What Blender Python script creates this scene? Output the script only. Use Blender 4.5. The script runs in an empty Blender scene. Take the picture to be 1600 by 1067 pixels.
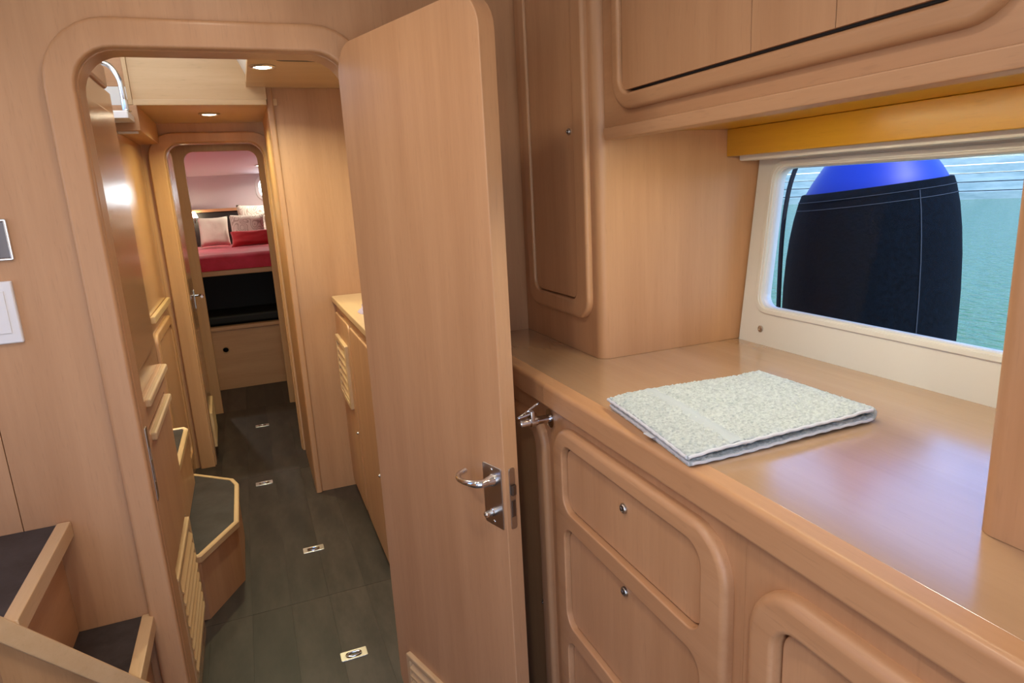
import bpy, bmesh, math, random
from mathutils import Vector, Matrix, noise
from mathutils.geometry import tessellate_polygon
random.seed(7)
SC = bpy.context.scene
C = SC.collection
PI = math.pi

# ------------------------------------------------------------------ camera
def make_camera():
    f = 1026.0
    def d(px, py): return Vector((px-800.0, py-533.5, f))
    Y = d(375, 318).normalized()
    Zd = d(1036, 4956); Zd = (Zd - Zd.dot(Y)*Y).normalized(); Z = -Zd
    X = Y.cross(Z)
    R = Matrix((X, Y, Z))                       # image frame -> boat frame
    r = R @ Vector((1,0,0)); u = R @ Vector((0,-1,0)); b = R @ Vector((0,0,-1))
    cd = bpy.data.cameras.new('camera'); cd.sensor_width = 36; cd.lens = 36*f/1600
    cd.clip_start = .02; cd.clip_end = 400
    co = bpy.data.objects.new('camera', cd); C.objects.link(co)
    M = Matrix.Identity(4)
    for i in range(3):
        M[i][0] = r[i]; M[i][1] = u[i]; M[i][2] = b[i]
    M[0][3], M[1][3], M[2][3] = 0, 0, 1.37
    co.matrix_world = M
    SC.camera = co
make_camera()

# ------------------------------------------------------------------ world, sun, exposure
def make_world():
    w = bpy.data.worlds.new('sky'); SC.world = w; w.use_nodes = True
    nt = w.node_tree; nt.nodes.clear()
    out = nt.nodes.new('ShaderNodeOutputWorld'); bg = nt.nodes.new('ShaderNodeBackground')
    tc = nt.nodes.new('ShaderNodeTexCoord'); sp = nt.nodes.new('ShaderNodeSeparateXYZ')
    cr = nt.nodes.new('ShaderNodeValToRGB')
    nt.links.new(tc.outputs['Generated'], sp.inputs[0]); nt.links.new(sp.outputs['Z'], cr.inputs[0])
    e = cr.color_ramp.elements
    e[0].position = 0.0; e[0].color = (.84, .90, .96, 1)
    e[1].position = .65; e[1].color = (.15, .34, .90, 1)
    m = cr.color_ramp.elements.new(.10); m.color = (.74, .86, 1.0, 1); m = cr.color_ramp.elements.new(.30); m.color = (.24, .48, 1.05, 1)
    nt.links.new(cr.outputs[0], bg.inputs[0]); bg.inputs[1].default_value = 2.75
    nt.links.new(bg.outputs[0], out.inputs[0])
make_world()
sd = bpy.data.lights.new('sun', 'SUN'); sd.energy = 4.0; sd.angle = .02; sd.color = (1, .95, .87)
so = bpy.data.objects.new('sun', sd); C.objects.link(so)
so.rotation_euler = Vector((.12, -.62, .78)).to_track_quat('Z', 'Y').to_euler()
SC.view_settings.view_transform = 'Standard'; SC.view_settings.look = 'None'
SC.view_settings.exposure = 0.0; SC.view_settings.gamma = 1.0
SC.view_settings.use_curve_mapping = False

# ------------------------------------------------------------------ materials
MATS = {}
def new_mat(name):
    m = bpy.data.materials.new(name); m.use_nodes = True
    nt = m.node_tree; bs = nt.nodes['Principled BSDF']; MATS[name] = m
    return m, nt, bs
def lin(c):
    return tuple(((v/255/12.92) if v/255 <= .04045 else ((v/255+.055)/1.055)**2.4) for v in c) + (1,)
def wood(name, c1, c2, axis='Z', rough=.45, coat=.10, fleck=.5, seed=0):
    m, nt, bs = new_mat(name)
    N = nt.nodes.new; L = nt.links.new
    tc = N('ShaderNodeTexCoord'); oi = N('ShaderNodeObjectInfo')
    off = N('ShaderNodeVectorMath'); off.operation = 'MULTIPLY_ADD'
    off.inputs[1].default_value = (7.3, 5.1, 3.7)
    cmb = N('ShaderNodeCombineXYZ')
    for i in range(3): L(oi.outputs['Random'], cmb.inputs[i])
    L(cmb.outputs[0], off.inputs[0]); L(tc.outputs['Object'], off.inputs[2])
    def nz(across, along, detail, ro=.55):
        mp = N('ShaderNodeMapping'); s = [across]*3; s['XYZ'.index(axis)] = along
        mp.inputs['Scale'].default_value = s; mp.inputs['Location'].default_value = (seed, seed*.7, seed*.3)
        L(off.outputs[0], mp.inputs[0])
        n = N('ShaderNodeTexNoise'); n.inputs['Scale'].default_value = 1; n.inputs['Detail'].default_value = detail
        n.inputs['Roughness'].default_value = ro
        L(mp.outputs[0], n.inputs['Vector']); return n.outputs[0]
    big = nz(13, 1.1, 5, .6); fine = nz(120, 4, 4, .6); fl = nz(240, 24, 2)
    mixv = N('ShaderNodeMath'); mixv.operation = 'MULTIPLY_ADD'; mixv.inputs[1].default_value = .80
    L(big, mixv.inputs[0])
    m2 = N('ShaderNodeMath'); m2.operation = 'MULTIPLY'; m2.inputs[1].default_value = .20; L(fine, m2.inputs[0]); L(m2.outputs[0], mixv.inputs[2])
    cr = N('ShaderNodeValToRGB'); e = cr.color_ramp.elements
    e[0].position = .32; e[0].color = c2; e[1].position = .66; e[1].color = c1
    L(mixv.outputs[0], cr.inputs[0])
    fr = N('ShaderNodeValToRGB'); fr.color_ramp.elements[0].position = .60; fr.color_ramp.elements[1].position = .72
    fr.color_ramp.elements[1].color = (fleck*.35,)*3 + (1,); L(fl, fr.inputs[0])
    fr.color_ramp.elements[0].color = (0, 0, 0, 1)
    mx = N('ShaderNodeMix'); mx.data_type = 'RGBA'; mx.blend_type = 'MIX'
    L(fr.outputs[0], mx.inputs[0]); L(cr.outputs[0], mx.inputs[6]); mx.inputs[7].default_value = tuple(v*.62 for v in c2[:3]) + (1,)
    L(mx.outputs[2], bs.inputs['Base Color'])
    bs.inputs['Roughness'].default_value = rough
    bs.inputs['Coat Weight'].default_value = coat; bs.inputs['Coat Roughness'].default_value = .18
    bp = N('ShaderNodeBump'); bp.inputs['Strength'].default_value = .03; bp.inputs['Distance'].default_value = .002
    L(fine, bp.inputs['Height']); L(bp.outputs[0], bs.inputs['Normal'])
    return m
BE1 = (.555, .302, .152, 1); BE2 = (.450, .230, .108, 1)
for ax in 'XYZ':
    wood('beech_'+ax, BE1, BE2, ax)
wood('beech_light_X', (.66, .45, .25, 1), (.57, .365, .185, 1), 'X', .36)
wood('beech_light_Y', (.66, .45, .25, 1), (.57, .365, .185, 1), 'Y', .36)
wood('beech_gloss_Z', BE1, BE2, 'Z', .22, .7)
wood('counter_wood', (.47, .295, .168, 1), (.405, .245, .132, 1), 'Y', .22, 1.0, .25)
wood('honey_Y', (.60, .31, .018, 1), (.50, .24, .010, 1), 'Y', .35, .3)
wood('beech_dark_shade_Z', (.50, .29, .14, 1), (.40, .22, .10, 1), 'Z', .45)  # darker beech; puts shade into the side cabinet and the stair side

def plain(name, col, rough=.5, metal=0, spec=.5, bump=None, coat=0, sheen=0):
    m, nt, bs = new_mat(name)
    bs.inputs['Base Color'].default_value = col; bs.inputs['Roughness'].default_value = rough
    bs.inputs['Metallic'].default_value = metal; bs.inputs['Specular IOR Level'].default_value = spec
    bs.inputs['Coat Weight'].default_value = coat; bs.inputs['Sheen Weight'].default_value = sheen
    if bump:
        sc, st, dist = bump
        tc = nt.nodes.new('ShaderNodeTexCoord'); n = nt.nodes.new('ShaderNodeTexNoise'); n.inputs['Scale'].default_value = sc
        n.inputs['Detail'].default_value = 5
        b = nt.nodes.new('ShaderNodeBump'); b.inputs['Strength'].default_value = st; b.inputs['Distance'].default_value = dist
        nt.links.new(tc.outputs['Object'], n.inputs['Vector']); nt.links.new(n.outputs[0], b.inputs['Height'])
        nt.links.new(b.outputs[0], bs.inputs['Normal'])
    return m
def mottled(name, c1, c2, scale, rough=.5, stretch=(1,1,1), bump=0, lo=.35, hi=.65, coat=0, sheen=0):
    m, nt, bs = new_mat(name)
    N = nt.nodes.new; L = nt.links.new
    tc = N('ShaderNodeTexCoord'); mp = N('ShaderNodeMapping'); mp.inputs['Scale'].default_value = stretch
    n = N('ShaderNodeTexNoise'); n.inputs['Scale'].default_value = scale; n.inputs['Detail'].default_value = 6; n.inputs['Roughness'].default_value = .65
    cr = N('ShaderNodeValToRGB'); e = cr.color_ramp.elements
    e[0].position = lo; e[0].color = c1; e[1].position = hi; e[1].color = c2
    L(tc.outputs['Object'], mp.inputs[0]); L(mp.outputs[0], n.inputs['Vector']); L(n.outputs[0], cr.inputs[0]); L(cr.outputs[0], bs.inputs['Base Color'])
    bs.inputs['Roughness'].default_value = rough; bs.inputs['Coat Weight'].default_value = coat; bs.inputs['Sheen Weight'].default_value = sheen
    if bump:
        b = N('ShaderNodeBump'); b.inputs['Strength'].default_value = bump; b.inputs['Distance'].default_value = .003
        L(n.outputs[0], b.inputs['Height']); L(b.outputs[0], bs.inputs['Normal'])
    return m
def emis(name, col, strength):
    m, nt, bs = new_mat(name)
    bs.inputs['Base Color'].default_value = (0, 0, 0, 1)
    bs.inputs['Emission Color'].default_value = col; bs.inputs['Emission Strength'].default_value = strength
    return m
plain('chrome', (.72, .72, .74, 1), .12, 1)
plain('steel', (.50, .46, .42, 1), .28, 1)
plain('dark_steel', (.20, .18, .17, 1), .3, 1)
plain('bright_steel', (.80, .77, .72, 1), .34, 1)
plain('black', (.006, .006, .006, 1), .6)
plain('white_plastic', (.78, .76, .78, 1), .35)
plain('window_white', (.70, .69, .66, 1), .32, bump=(60, .02, .001))
plain('white_lining', (.70, .62, .66, 1), .7, bump=(300, .2, .001))
plain('white_paint', (.82, .82, .80, 1), .4)
plain('dark_glass', (.05, .015, .02, 1), .06, coat=.8)
plain('seal_black', (.02, .02, .022, 1), .5)
def floor_mat():
    m = mottled('vinyl_floor', (.020, .0128, .0098, 1), (.046, .0320, .0250, 1), 7, .50, (2.2, .7, 1), .10)
    nt = m.node_tree; bs = nt.nodes['Principled BSDF']; N = nt.nodes.new; L = nt.links.new
    src = bs.inputs['Base Color'].links[0].from_socket
    oi = N('ShaderNodeObjectInfo'); mr = N('ShaderNodeMapRange'); mr.inputs['To Min'].default_value = .65; mr.inputs['To Max'].default_value = 1.4
    hs = N('ShaderNodeHueSaturation'); L(oi.outputs['Random'], mr.inputs[0]); L(mr.outputs[0], hs.inputs['Value']); L(src, hs.inputs['Color']); L(hs.outputs[0], bs.inputs['Base Color'])
floor_mat()
mottled('tread_rubber', (.020, .017, .017, 1), (.044, .038, .039, 1), 14, .45, (1, 1, 1), .2)
mottled('terry', (.30, .36, .38, 1), (.58, .64, .63, 1), 170, .95, (1, 1, 1), .9, .32, .60, sheen=.3)
plain('towel_band', (.47, .53, .56, 1), .8, bump=(500, .4, .001))
plain('towel_hem', (.66, .68, .72, 1), .85, bump=(600, .5, .001))
mottled('red_cloth', (.52, .010, .045, 1), (.66, .022, .09, 1), 8, .7, bump=.1, sheen=.6)
plain('red_cushion', (.38, .006, .012, 1), .75, sheen=.3)
plain('cream_cloth', (.74, .69, .58, 1), .85, bump=(30, .25, .01))
plain('headboard_dark', (.012, .009, .009, 1), .6)
plain('lilac_cloth', (.42, .34, .46, 1), .8)
plain('fender_blue', (.002, .030, .42, 1), .5)
mottled('fender_cover', (.0008, .0022, .005, 1), (.002, .0055, .012, 1), 90, .9, bump=.35)
MATS['fender_cover'].node_tree.nodes['Principled BSDF'].inputs['Specular IOR Level'].default_value = .12
plain('stitch', (.045, .055, .08, 1), .8)
plain('rope', (.015, .02, .03, 1), .85, bump=(300, .6, .002))
mottled('bank_stone', (.30, .40, .36, 1), (.52, .60, .53, 1), 1.3, .9, (1, .3, 3), .3)
mottled('grass_bank', (.03, .12, .03, 1), (.08, .20, .06, 1), .8, .95, bump=.5)
emis('lamp_glow', (1, .88, .62, 1), 30)
emis('added_skylight_glow', (1, .96, .84, 1), 5)  # glow of the pane added over the passage
emis('porthole_glow', (.85, .95, 1, 1), 9)
emis('hatch_light', (.66, .64, 1, 1), 1.1)
def pattern_cloth():
    m, nt, bs = new_mat('pattern_cloth'); N = nt.nodes.new; L = nt.links.new
    tc = N('ShaderNodeTexCoord'); n = N('ShaderNodeTexNoise'); n.inputs['Scale'].default_value = 13; n.inputs['Detail'].default_value = 0
    w = N('ShaderNodeMath'); w.operation = 'PINGPONG'; w.inputs[1].default_value = .055
    cr = N('ShaderNodeValToRGB'); e = cr.color_ramp.elements
    e[0].position = .012; e[0].color = (.40, .34, .28, 1); e[1].position = .022; e[1].color = (.66, .61, .53, 1)
    L(tc.outputs['Object'], n.inputs['Vector']); L(n.outputs[0], w.inputs[0]); L(w.outputs[0], cr.inputs[0]); L(cr.outputs[0], bs.inputs['Base Color'])
    bs.inputs['Roughness'].default_value = .85
pattern_cloth()
def glass(name, tint=(1, 1, 1, 1)):
    m = bpy.data.materials.new(name); m.use_nodes = True; MATS[name] = m
    nt = m.node_tree; nt.nodes.clear(); N = nt.nodes.new
    o = N('ShaderNodeOutputMaterial'); t = N('ShaderNodeBsdfTransparent'); g = N('ShaderNodeBsdfGlossy'); mx = N('ShaderNodeMixShader'); fr = N('ShaderNodeFresnel')
    t.inputs[0].default_value = tint; g.inputs['Roughness'].default_value = .02; fr.inputs[0].default_value = 1.14
    nt.links.new(fr.outputs[0], mx.inputs[0]); nt.links.new(t.outputs[0], mx.inputs[1]); nt.links.new(g.outputs[0], mx.inputs[2]); nt.links.new(mx.outputs[0], o.inputs[0])
glass('pane', (.96, .985, 1, 1))
def water_mat():
    m, nt, bs = new_mat('water'); N = nt.nodes.new; L = nt.links.new
    bs.inputs['Base Color'].default_value = (.10, .21, .08, 1); bs.inputs['Roughness'].default_value = .03; bs.inputs['IOR'].default_value = 1.33
    bs.inputs['Specular IOR Level'].default_value = .5
    tc = N('ShaderNodeTexCoord'); mp = N('ShaderNodeMapping'); mp.inputs['Rotation'].default_value = (0, 0, -.566); mp.inputs['Scale'].default_value = (1.9, .75, 1)
    n = N('ShaderNodeTexNoise'); n.inputs['Scale'].default_value = 7.5; n.inputs['Detail'].default_value = 2.5
    b = N('ShaderNodeBump'); b.inputs['Strength'].default_value = 1.0; b.inputs['Distance'].default_value = .07
    L(tc.outputs['Object'], mp.inputs[0]); L(mp.outputs[0], n.inputs['Vector']); L(n.outputs[0], b.inputs['Height']); L(b.outputs[0], bs.inputs['Normal'])
water_mat()

# ------------------------------------------------------------------ mesh helpers
def mesh_from(bm, name, mat, smooth=40):
    bmesh.ops.recalc_face_normals(bm, faces=bm.faces[:])
    me = bpy.data.meshes.new(name); bm.to_mesh(me); bm.free()
    if mat: me.materials.append(MATS[mat])
    if smooth:
        for p in me.polygons: p.use_smooth = True
        me.set_sharp_from_angle(angle=math.radians(smooth))
    return me
def wloc(o):
    v = Vector((0, 0, 0))
    while o: v = v + o.location; o = o.parent
    return v
def obj(name, bm, mat, parent=None, label=None, cat=None, group=None, kind=None, smooth=40):
    """bm in boat coordinates; a child keeps its origin at its parent's, a top-level mesh gets its own base point"""
    if parent is not None: o0 = wloc(parent)
    else:
        xs = [v.co for v in bm.verts]
        o0 = Vector(((min(c.x for c in xs)+max(c.x for c in xs))/2, (min(c.y for c in xs)+max(c.y for c in xs))/2, min(c.z for c in xs)))
    bmesh.ops.translate(bm, verts=bm.verts[:], vec=-o0)
    o = bpy.data.objects.new(name, mesh_from(bm, name, mat, smooth)); C.objects.link(o)
    if parent is not None: o.parent = parent
    else: o.location = o0
    if smooth and smooth <= 50:
        w = o.modifiers.new('weighted_normal', 'WEIGHTED_NORMAL'); w.keep_sharp = True; w.weight = 80
    tag(o, label, cat, group, kind)
    return o
def tag(o, label=None, cat=None, group=None, kind=None):
    if label: o['label'] = label
    if cat: o['category'] = cat
    if group: o['group'] = group
    if kind: o['kind'] = kind
    return o
def thing(name, loc, label, cat, group=None, kind=None):
    o = bpy.data.objects.new(name, None); C.objects.link(o); o.location = loc; o.empty_display_size = .05
    return tag(o, label, cat, group, kind)
def inst(src, parent, delta):
    o = src.copy(); C.objects.link(o); o.parent = parent; o.location = src.location + Vector(delta)
    return o
class Plane:
    def __init__(s, O, U, V, N): s.O, s.U, s.V, s.N = Vector(O), Vector(U).normalized(), Vector(V).normalized(), Vector(N).normalized()
    def p(s, u, v, h=0): return s.O + s.U*u + s.V*v + s.N*h
def PX(x): return Plane((x, 0, 0), (0, 1, 0), (0, 0, 1), (-1, 0, 0))     # faces -x : u=y v=z
def PXp(x): return Plane((x, 0, 0), (0, 1, 0), (0, 0, 1), (1, 0, 0))     # faces +x
def PY(y): return Plane((0, y, 0), (1, 0, 0), (0, 0, 1), (0, -1, 0))     # faces the camera : u=x v=z
def PZ(z): return Plane((0, 0, z), (1, 0, 0), (0, 1, 0), (0, 0, 1))      # faces up : u=x v=y
def PZd(z): return Plane((0, 0, z), (1, 0, 0), (0, 1, 0), (0, 0, -1))    # faces down
def rr(rect, o=0, n=7):
    u0, v0, u1, v1, r = rect
    r = max(r, 1e-4); out = []
    for cx, cy, a0 in ((u1-r, v1-r, 0), (u0+r, v1-r, PI/2), (u0+r, v0+r, PI), (u1-r, v0+r, 1.5*PI)):
        rad = max(r+o, 1e-4)
        k = n if r > .002 else 1
        if k == 1:
            a = a0+PI/4; out.append((cx+rad*math.sqrt(2)*math.cos(a), cy+rad*math.sqrt(2)*math.sin(a)))
        else:
            for i in range(k+1):
                a = a0 + PI/2*i/k; out.append((cx+rad*math.cos(a), cy+rad*math.sin(a)))
    return out
ROUND = [(1, 0), (.92, .38), (.71, .71), (.38, .92), (0, 1)]      # quarter circle
def plate(bm, pl, outer, holes=(), h0=0, h1=.01, b=.003, back=True, hb=None):
    """rounded rectangle plate with rounded holes and rounded-over front edges"""
    hb = b if hb is None else hb
    b = max(b, 1e-5); hb = max(hb, 1e-5)
    fronts = []; backs = []
    for k, rect in enumerate([outer]+list(holes)):
        sg = -1 if k == 0 else 1
        bb = b if k == 0 else hb
        loops = [[bm.verts.new(pl.p(u, v, h0)) for u, v in rr(rect)]]
        for cx, cy in ROUND if bb > 1e-4 else [(1, 0)]:
            loops.append([bm.verts.new(pl.p(u, v, h1-bb+bb*cy)) for u, v in rr(rect, sg*bb*(1-cx))])
        for a, c in zip(loops[:-1], loops[1:]):
            for i in range(len(a)):
                j = (i+1) % len(a); bm.faces.new((a[i], a[j], c[j], c[i]))
        fronts.append(loops[-1]); backs.append(loops[0])
    def cap(ls):
        if len(ls) == 1: bm.faces.new(ls[0]); return
        flat = [v for l in ls for v in l]
        tr = tessellate_polygon([[Vector(((v.co-pl.O).dot(pl.U), (v.co-pl.O).dot(pl.V), 0)) for v in l] for l in ls])
        for t in tr:
            try: bm.faces.new([flat[i] for i in t])
            except ValueError: pass
    cap(fronts)
    if back: cap(backs)
    return bm
def B(): return bmesh.new()
def box(bm, a, b, bev=0, seg=2):
    x0, y0, z0 = a; x1, y1, z1 = b
    t = bmesh.new(); bmesh.ops.create_cube(t, size=1)
    for v in t.verts: v.co = Vector(((x0+x1)/2+v.co.x*(x1-x0), (y0+y1)/2+v.co.y*(y1-y0), (z0+z1)/2+v.co.z*(z1-z0)))
    if bev: bmesh.ops.bevel(t, geom=t.edges[:], offset=bev, segments=seg, profile=.5, affect='EDGES')
    merge(bm, t); return bm
def merge(bm, t):
    mp = {v: bm.verts.new(v.co) for v in t.verts}
    for f in t.faces:
        try: bm.faces.new([mp[v] for v in f.verts])
        except ValueError: pass
    t.free()
def prism(bm, pts, z0, z1, bev=0):
    t = bmesh.new()
    lo = [t.verts.new((x, y, z0)) for x, y in pts]; hi = [t.verts.new((x, y, z1)) for x, y in pts]
    n = len(pts)
    for i in range(n): t.faces.new((lo[i], lo[(i+1) % n], hi[(i+1) % n], hi[i]))
    t.faces.new(lo); t.faces.new(hi)
    if bev:
        bmesh.ops.recalc_face_normals(t, faces=t.faces[:])
        bmesh.ops.bevel(t, geom=[e for e in t.edges], offset=bev, segments=2, profile=.5, affect='EDGES')
    merge(bm, t); return bm
def quadprism(bm, four, vec):
    """a slab: four points and an extrusion"""
    a = [bm.verts.new(p) for p in four]; b = [bm.verts.new(Vector(p)+Vector(vec)) for p in four]
    n = len(four)
    for i in range(n): bm.faces.new((a[i], a[(i+1) % n], b[(i+1) % n], b[i]))
    bm.faces.new(a); bm.faces.new(b); return bm
def inset_poly(pts, d):
    n = len(pts); area = sum(pts[i][0]*pts[(i+1) % n][1]-pts[(i+1) % n][0]*pts[i][1] for i in range(n)); s = 1 if area > 0 else -1
    lines = []
    for i in range(n):
        x0, y0 = pts[i]; x1, y1 = pts[(i+1) % n]; l = math.hypot(x1-x0, y1-y0); nx, ny = -(y1-y0)/l*s, (x1-x0)/l*s
        lines.append((x0+nx*d, y0+ny*d, x1-x0, y1-y0))
    out = []
    for i in range(n):
        ax, ay, adx, ady = lines[i-1]; bx, by, bdx, bdy = lines[i]
        den = adx*bdy-ady*bdx; t = ((bx-ax)*bdy-(by-ay)*bdx)/den
        out.append((ax+adx*t, ay+ady*t))
    return out
def polyring(bm, outer, inner, z0, z1):
    n = len(outer); L = []
    for pts, z in ((outer, z0), (outer, z1-.004), (inset_poly(outer, .004), z1), (inset_poly(inner, -.002), z1), (inner, z1-.002), (inner, z0)):
        L.append([bm.verts.new((x, y, z)) for x, y in pts])
    for a, c in zip(L, L[1:]+L[:1]):
        for i in range(n): bm.faces.new((a[i], a[(i+1) % n], c[(i+1) % n], c[i]))
    return bm
def tube(bm, pts, rad, n=12, closed=False, flat=1.0):
    pts = [Vector(p) for p in pts]; m = len(pts)
    rads = rad if isinstance(rad, (list, tuple)) else [rad]*m
    rings = []; up = None
    for i, p in enumerate(pts):
        if closed: t = (pts[(i+1) % m]-pts[i-1]).normalized()
        else: t = (pts[min(i+1, m-1)]-pts[max(i-1, 0)]).normalized()
        if up is None:
            up = Vector((0, 0, 1)) if abs(t.z) < .9 else Vector((1, 0, 0))
        s = t.cross(up).normalized(); up = s.cross(t).normalized()
        rings.append([bm.verts.new(p + s*rads[i]*math.cos(2*PI*k/n) + up*rads[i]*flat*math.sin(2*PI*k/n)) for k in range(n)])
    pr = list(zip(rings[:-1], rings[1:])) + ([(rings[-1], rings[0])] if closed else [])
    for a, c in pr:
        for k in range(n): bm.faces.new((a[k], a[(k+1) % n], c[(k+1) % n], c[k]))
    if not closed: bm.faces.new(rings[0]); bm.faces.new(rings[-1])
    return bm
def lathe(bm, prof, base, axis=(0, 0, 1), n=32):
    ax = Vector(axis).normalized(); s = ax.cross(Vector((0, 0, 1)) if abs(ax.z) < .9 else Vector((1, 0, 0))).normalized(); t = ax.cross(s)
    base = Vector(base); rings = []
    for r, h in prof:
        r = max(r, 1e-4)
        rings.append([bm.verts.new(base+ax*h+s*r*math.cos(2*PI*k/n)+t*r*math.sin(2*PI*k/n)) for k in range(n)])
    for a, c in zip(rings[:-1], rings[1:]):
        for k in range(n): bm.faces.new((a[k], a[(k+1) % n], c[(k+1) % n], c[k]))
    bm.faces.new(rings[0]); bm.faces.new(rings[-1]); return bm
def bez(p, n=12):
    """Catmull-Rom through the points"""
    p = [Vector(q) for q in p]; q = [2*p[0]-p[1]]+p+[2*p[-1]-p[-2]]; out = []
    for i in range(1, len(q)-2):
        for k in range(n):
            t = k/n; a, b, c, d = q[i-1], q[i], q[i+1], q[i+2]
            out.append(.5*((2*b)+(c-a)*t+(2*a-5*b+4*c-d)*t*t+(3*b-a-3*c+d)*t**3))
    out.append(p[-1]); return out

# ================================================================== THE SETTING
YB = 1.624            # near bulkhead, face towards the camera
ZC = .996             # galley worktop
# floor: core + vinyl planks
fl = obj('floor', box(B(), (-.95, -1.2, -.04), (1.05, 7.05, -.004)), 'seal_black', None, 'dark brown vinyl plank floor of the boat passage', 'floor', None, 'structure')
pw = .128
bmP = {}
brk = [-.2, 1.0, 2.19, 3.42, 4.66, 5.28]
for j in range(len(brk)-1):
    L_ = brk[j+1]-brk[j]
    src = None
    for i in range(8):
        x0 = -.53+i*pw
        if src is None:
            src = obj('floor_plank', plate(B(), PZ(-.004), (x0+.0001, brk[j]+.0006, x0+pw-.0001, brk[j+1]-.0006, .0005), (), 0, .004, .00012), 'vinyl_floor', fl)
        else: inst(src, fl, (i*pw, 0, 0))
# galley bulkhead with the doorway, in two veneer sheets with a seam
DW = (-.272, -.30, .268, 1.688, .080)        # door opening
wf = obj('wall_front', plate(B(), PY(YB+.012), (-1.0, -.30, 1.2, 2.0, .0005), [(DW[0]-.03, -.2, DW[2]+.03, DW[3]+.03, .09)], -.02, 0, 1e-5), 'beech_Z', None,
         'pinkish beech bulkhead around the near doorway', 'wall', None, 'structure')
obj('wall_panel', plate(B(), PY(YB), (-.531, -.30, .70, 2.0, .0005), [(DW[0], -.2, DW[2], DW[3], .075)], -.012, 0, .0008), 'beech_Z', wf)
obj('wall_panel', plate(B(), PY(YB), (-1.0, -.05, -.5325, 2.0, .0005), (), -.012, 0, .0008), 'beech_Z', wf)
obj('wall_panel', plate(B(), PY(YB), (.701, -.05, 1.2, 2.0, .0005), (), -.012, 0, .0008), 'beech_Z', wf)
t1 = obj('trim_1', plate(B(), PY(YB-.0022), (DW[0]-.056, -.30, DW[2]+.056, DW[3]+.058, .13), [(DW[0], -.20, DW[2], DW[3], .075)], 0, .019, .009, hb=.007), 'beech_Z', None,
         'rounded beech casing around the near doorway', 'door casing', None, 'structure')
# lining of the doorway (depth of the bulkhead)
obj('jamb_lining', plate(B(), PY(YB+.075), (DW[0]-.02, -.30, DW[2]+.02, DW[3]+.02, .09), [(DW[0]+.001, -.2, DW[2]-.001, DW[3]-.001, .079)], 0, .07, .002), 'beech_Z', t1)
bm = plate(B(), PXp(DW[0]+.001), (1.64, .70, 1.664, .88, .003), [(1.646, .80, 1.658, .83, .002), (1.646, .745, 1.658, .785, .002)], 0, .002, .0008)
obj('strike_plate', bm, 'steel', t1, 'dark metal strike plate on the door jamb')

# galley ceiling, side and outer hull
obj('wall_aft', plate(B(), Plane((0, -1.2, 0), (1, 0, 0), (0, 0, 1), (0, 1, 0)), (-1.0, -.04, 1.2, 2.0, .0005), [(-.9, .10, .70, 1.80, .08)], -.03, 0, .001), 'beech_Z', None, 'unseen beech bulkhead aft of the galley, its opening sized to let daylight in', 'wall', None, 'structure')  # unseen wall added to cut the daylight from behind the camera
obj('wall_saloon', plate(B(), PXp(-1.0), (-1.2, -.04, 1.62, 2.0, .0005), [(1.0, .95, 1.45, 1.90, .08), (-1.1, .95, -.25, 1.90, .08)], -.03, 0, .001), 'beech_Z', None, 'unseen beech side wall, its openings placed to let daylight in', 'wall', None, 'structure')  # unseen wall added; its openings steer daylight onto the door and cabinets
obj('ceiling', box(B(), (-1.0, -1.2, 1.96), (1.22, 1.66, 2.0)), 'white_paint', None, 'pale galley ceiling', 'ceiling', None, 'structure')
# hull side with the window: plane leaning outwards
WN = Vector((-.416, 0, .046)).normalized(); WV = Vector((.046, 0, .416)).normalized()
WP = Plane((1.056, 0, .996), (0, 1, 0), WV, WN)
def wz(z): return (z-.996)/WV.z
WIN = (.36, wz(1.081), 1.163, wz(1.386), .028)
w1 = thing('window_1', (1.06, .8, .97), 'galley window with white moulded surround looking onto the water', 'window', None, 'structure')
obj('surround', plate(B(), WP, (.02, wz(.97), 1.216, wz(1.50), .0005), [WIN], -.03, 0, .001, hb=.004), 'window_white', w1)
obj('bead', plate(B(), WP, (WIN[0]-.014, WIN[1]-.014, WIN[2]+.014, WIN[3]+.014, .038), [(WIN[0]-.004, WIN[1]-.004, WIN[2]+.004, WIN[3]+.004, .030)], .0002, .0032, .0014), 'window_white', w1)
obj('reveal', plate(B(), WP, (WIN[0]-.01, WIN[1]-.01, WIN[2]+.01, WIN[3]+.01, .035), [(WIN[0]+.001, WIN[1]+.001, WIN[2]-.001, WIN[3]-.001, .027)], -.03, -.008, .002), 'white_plastic', w1)
obj('pane', plate(B(), WP, (WIN[0], WIN[1], WIN[2], WIN[3], .026), (), -.020, -.015, .0005), 'pane', w1)
obj('snap_button', lathe(B(), [(.0075, 0), (.0075, .002), (.006, .0032), (.003, .0034), (.0028, .002), (0, .002)], WP.p(1.149, wz(1.031), .0003), WN, 20), 'steel', w1, 'small metal snap button')
hullside = B(); plate(hullside, WP, (-1.2, wz(-.1), 3.1, wz(2.05), .0005), [(WIN[0]-.03, WIN[1]-.03, WIN[2]+.03, WIN[3]+.03, .034), (1.95, wz(1.15), 2.85, wz(1.55), .06)], -.055, -.032, .001)  # second hole: unseen opening added so sky light reaches the passage
obj('wall_right', hullside, 'white_paint', None, 'white hull side behind the galley cabinets', 'wall', None, 'structure')

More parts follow.
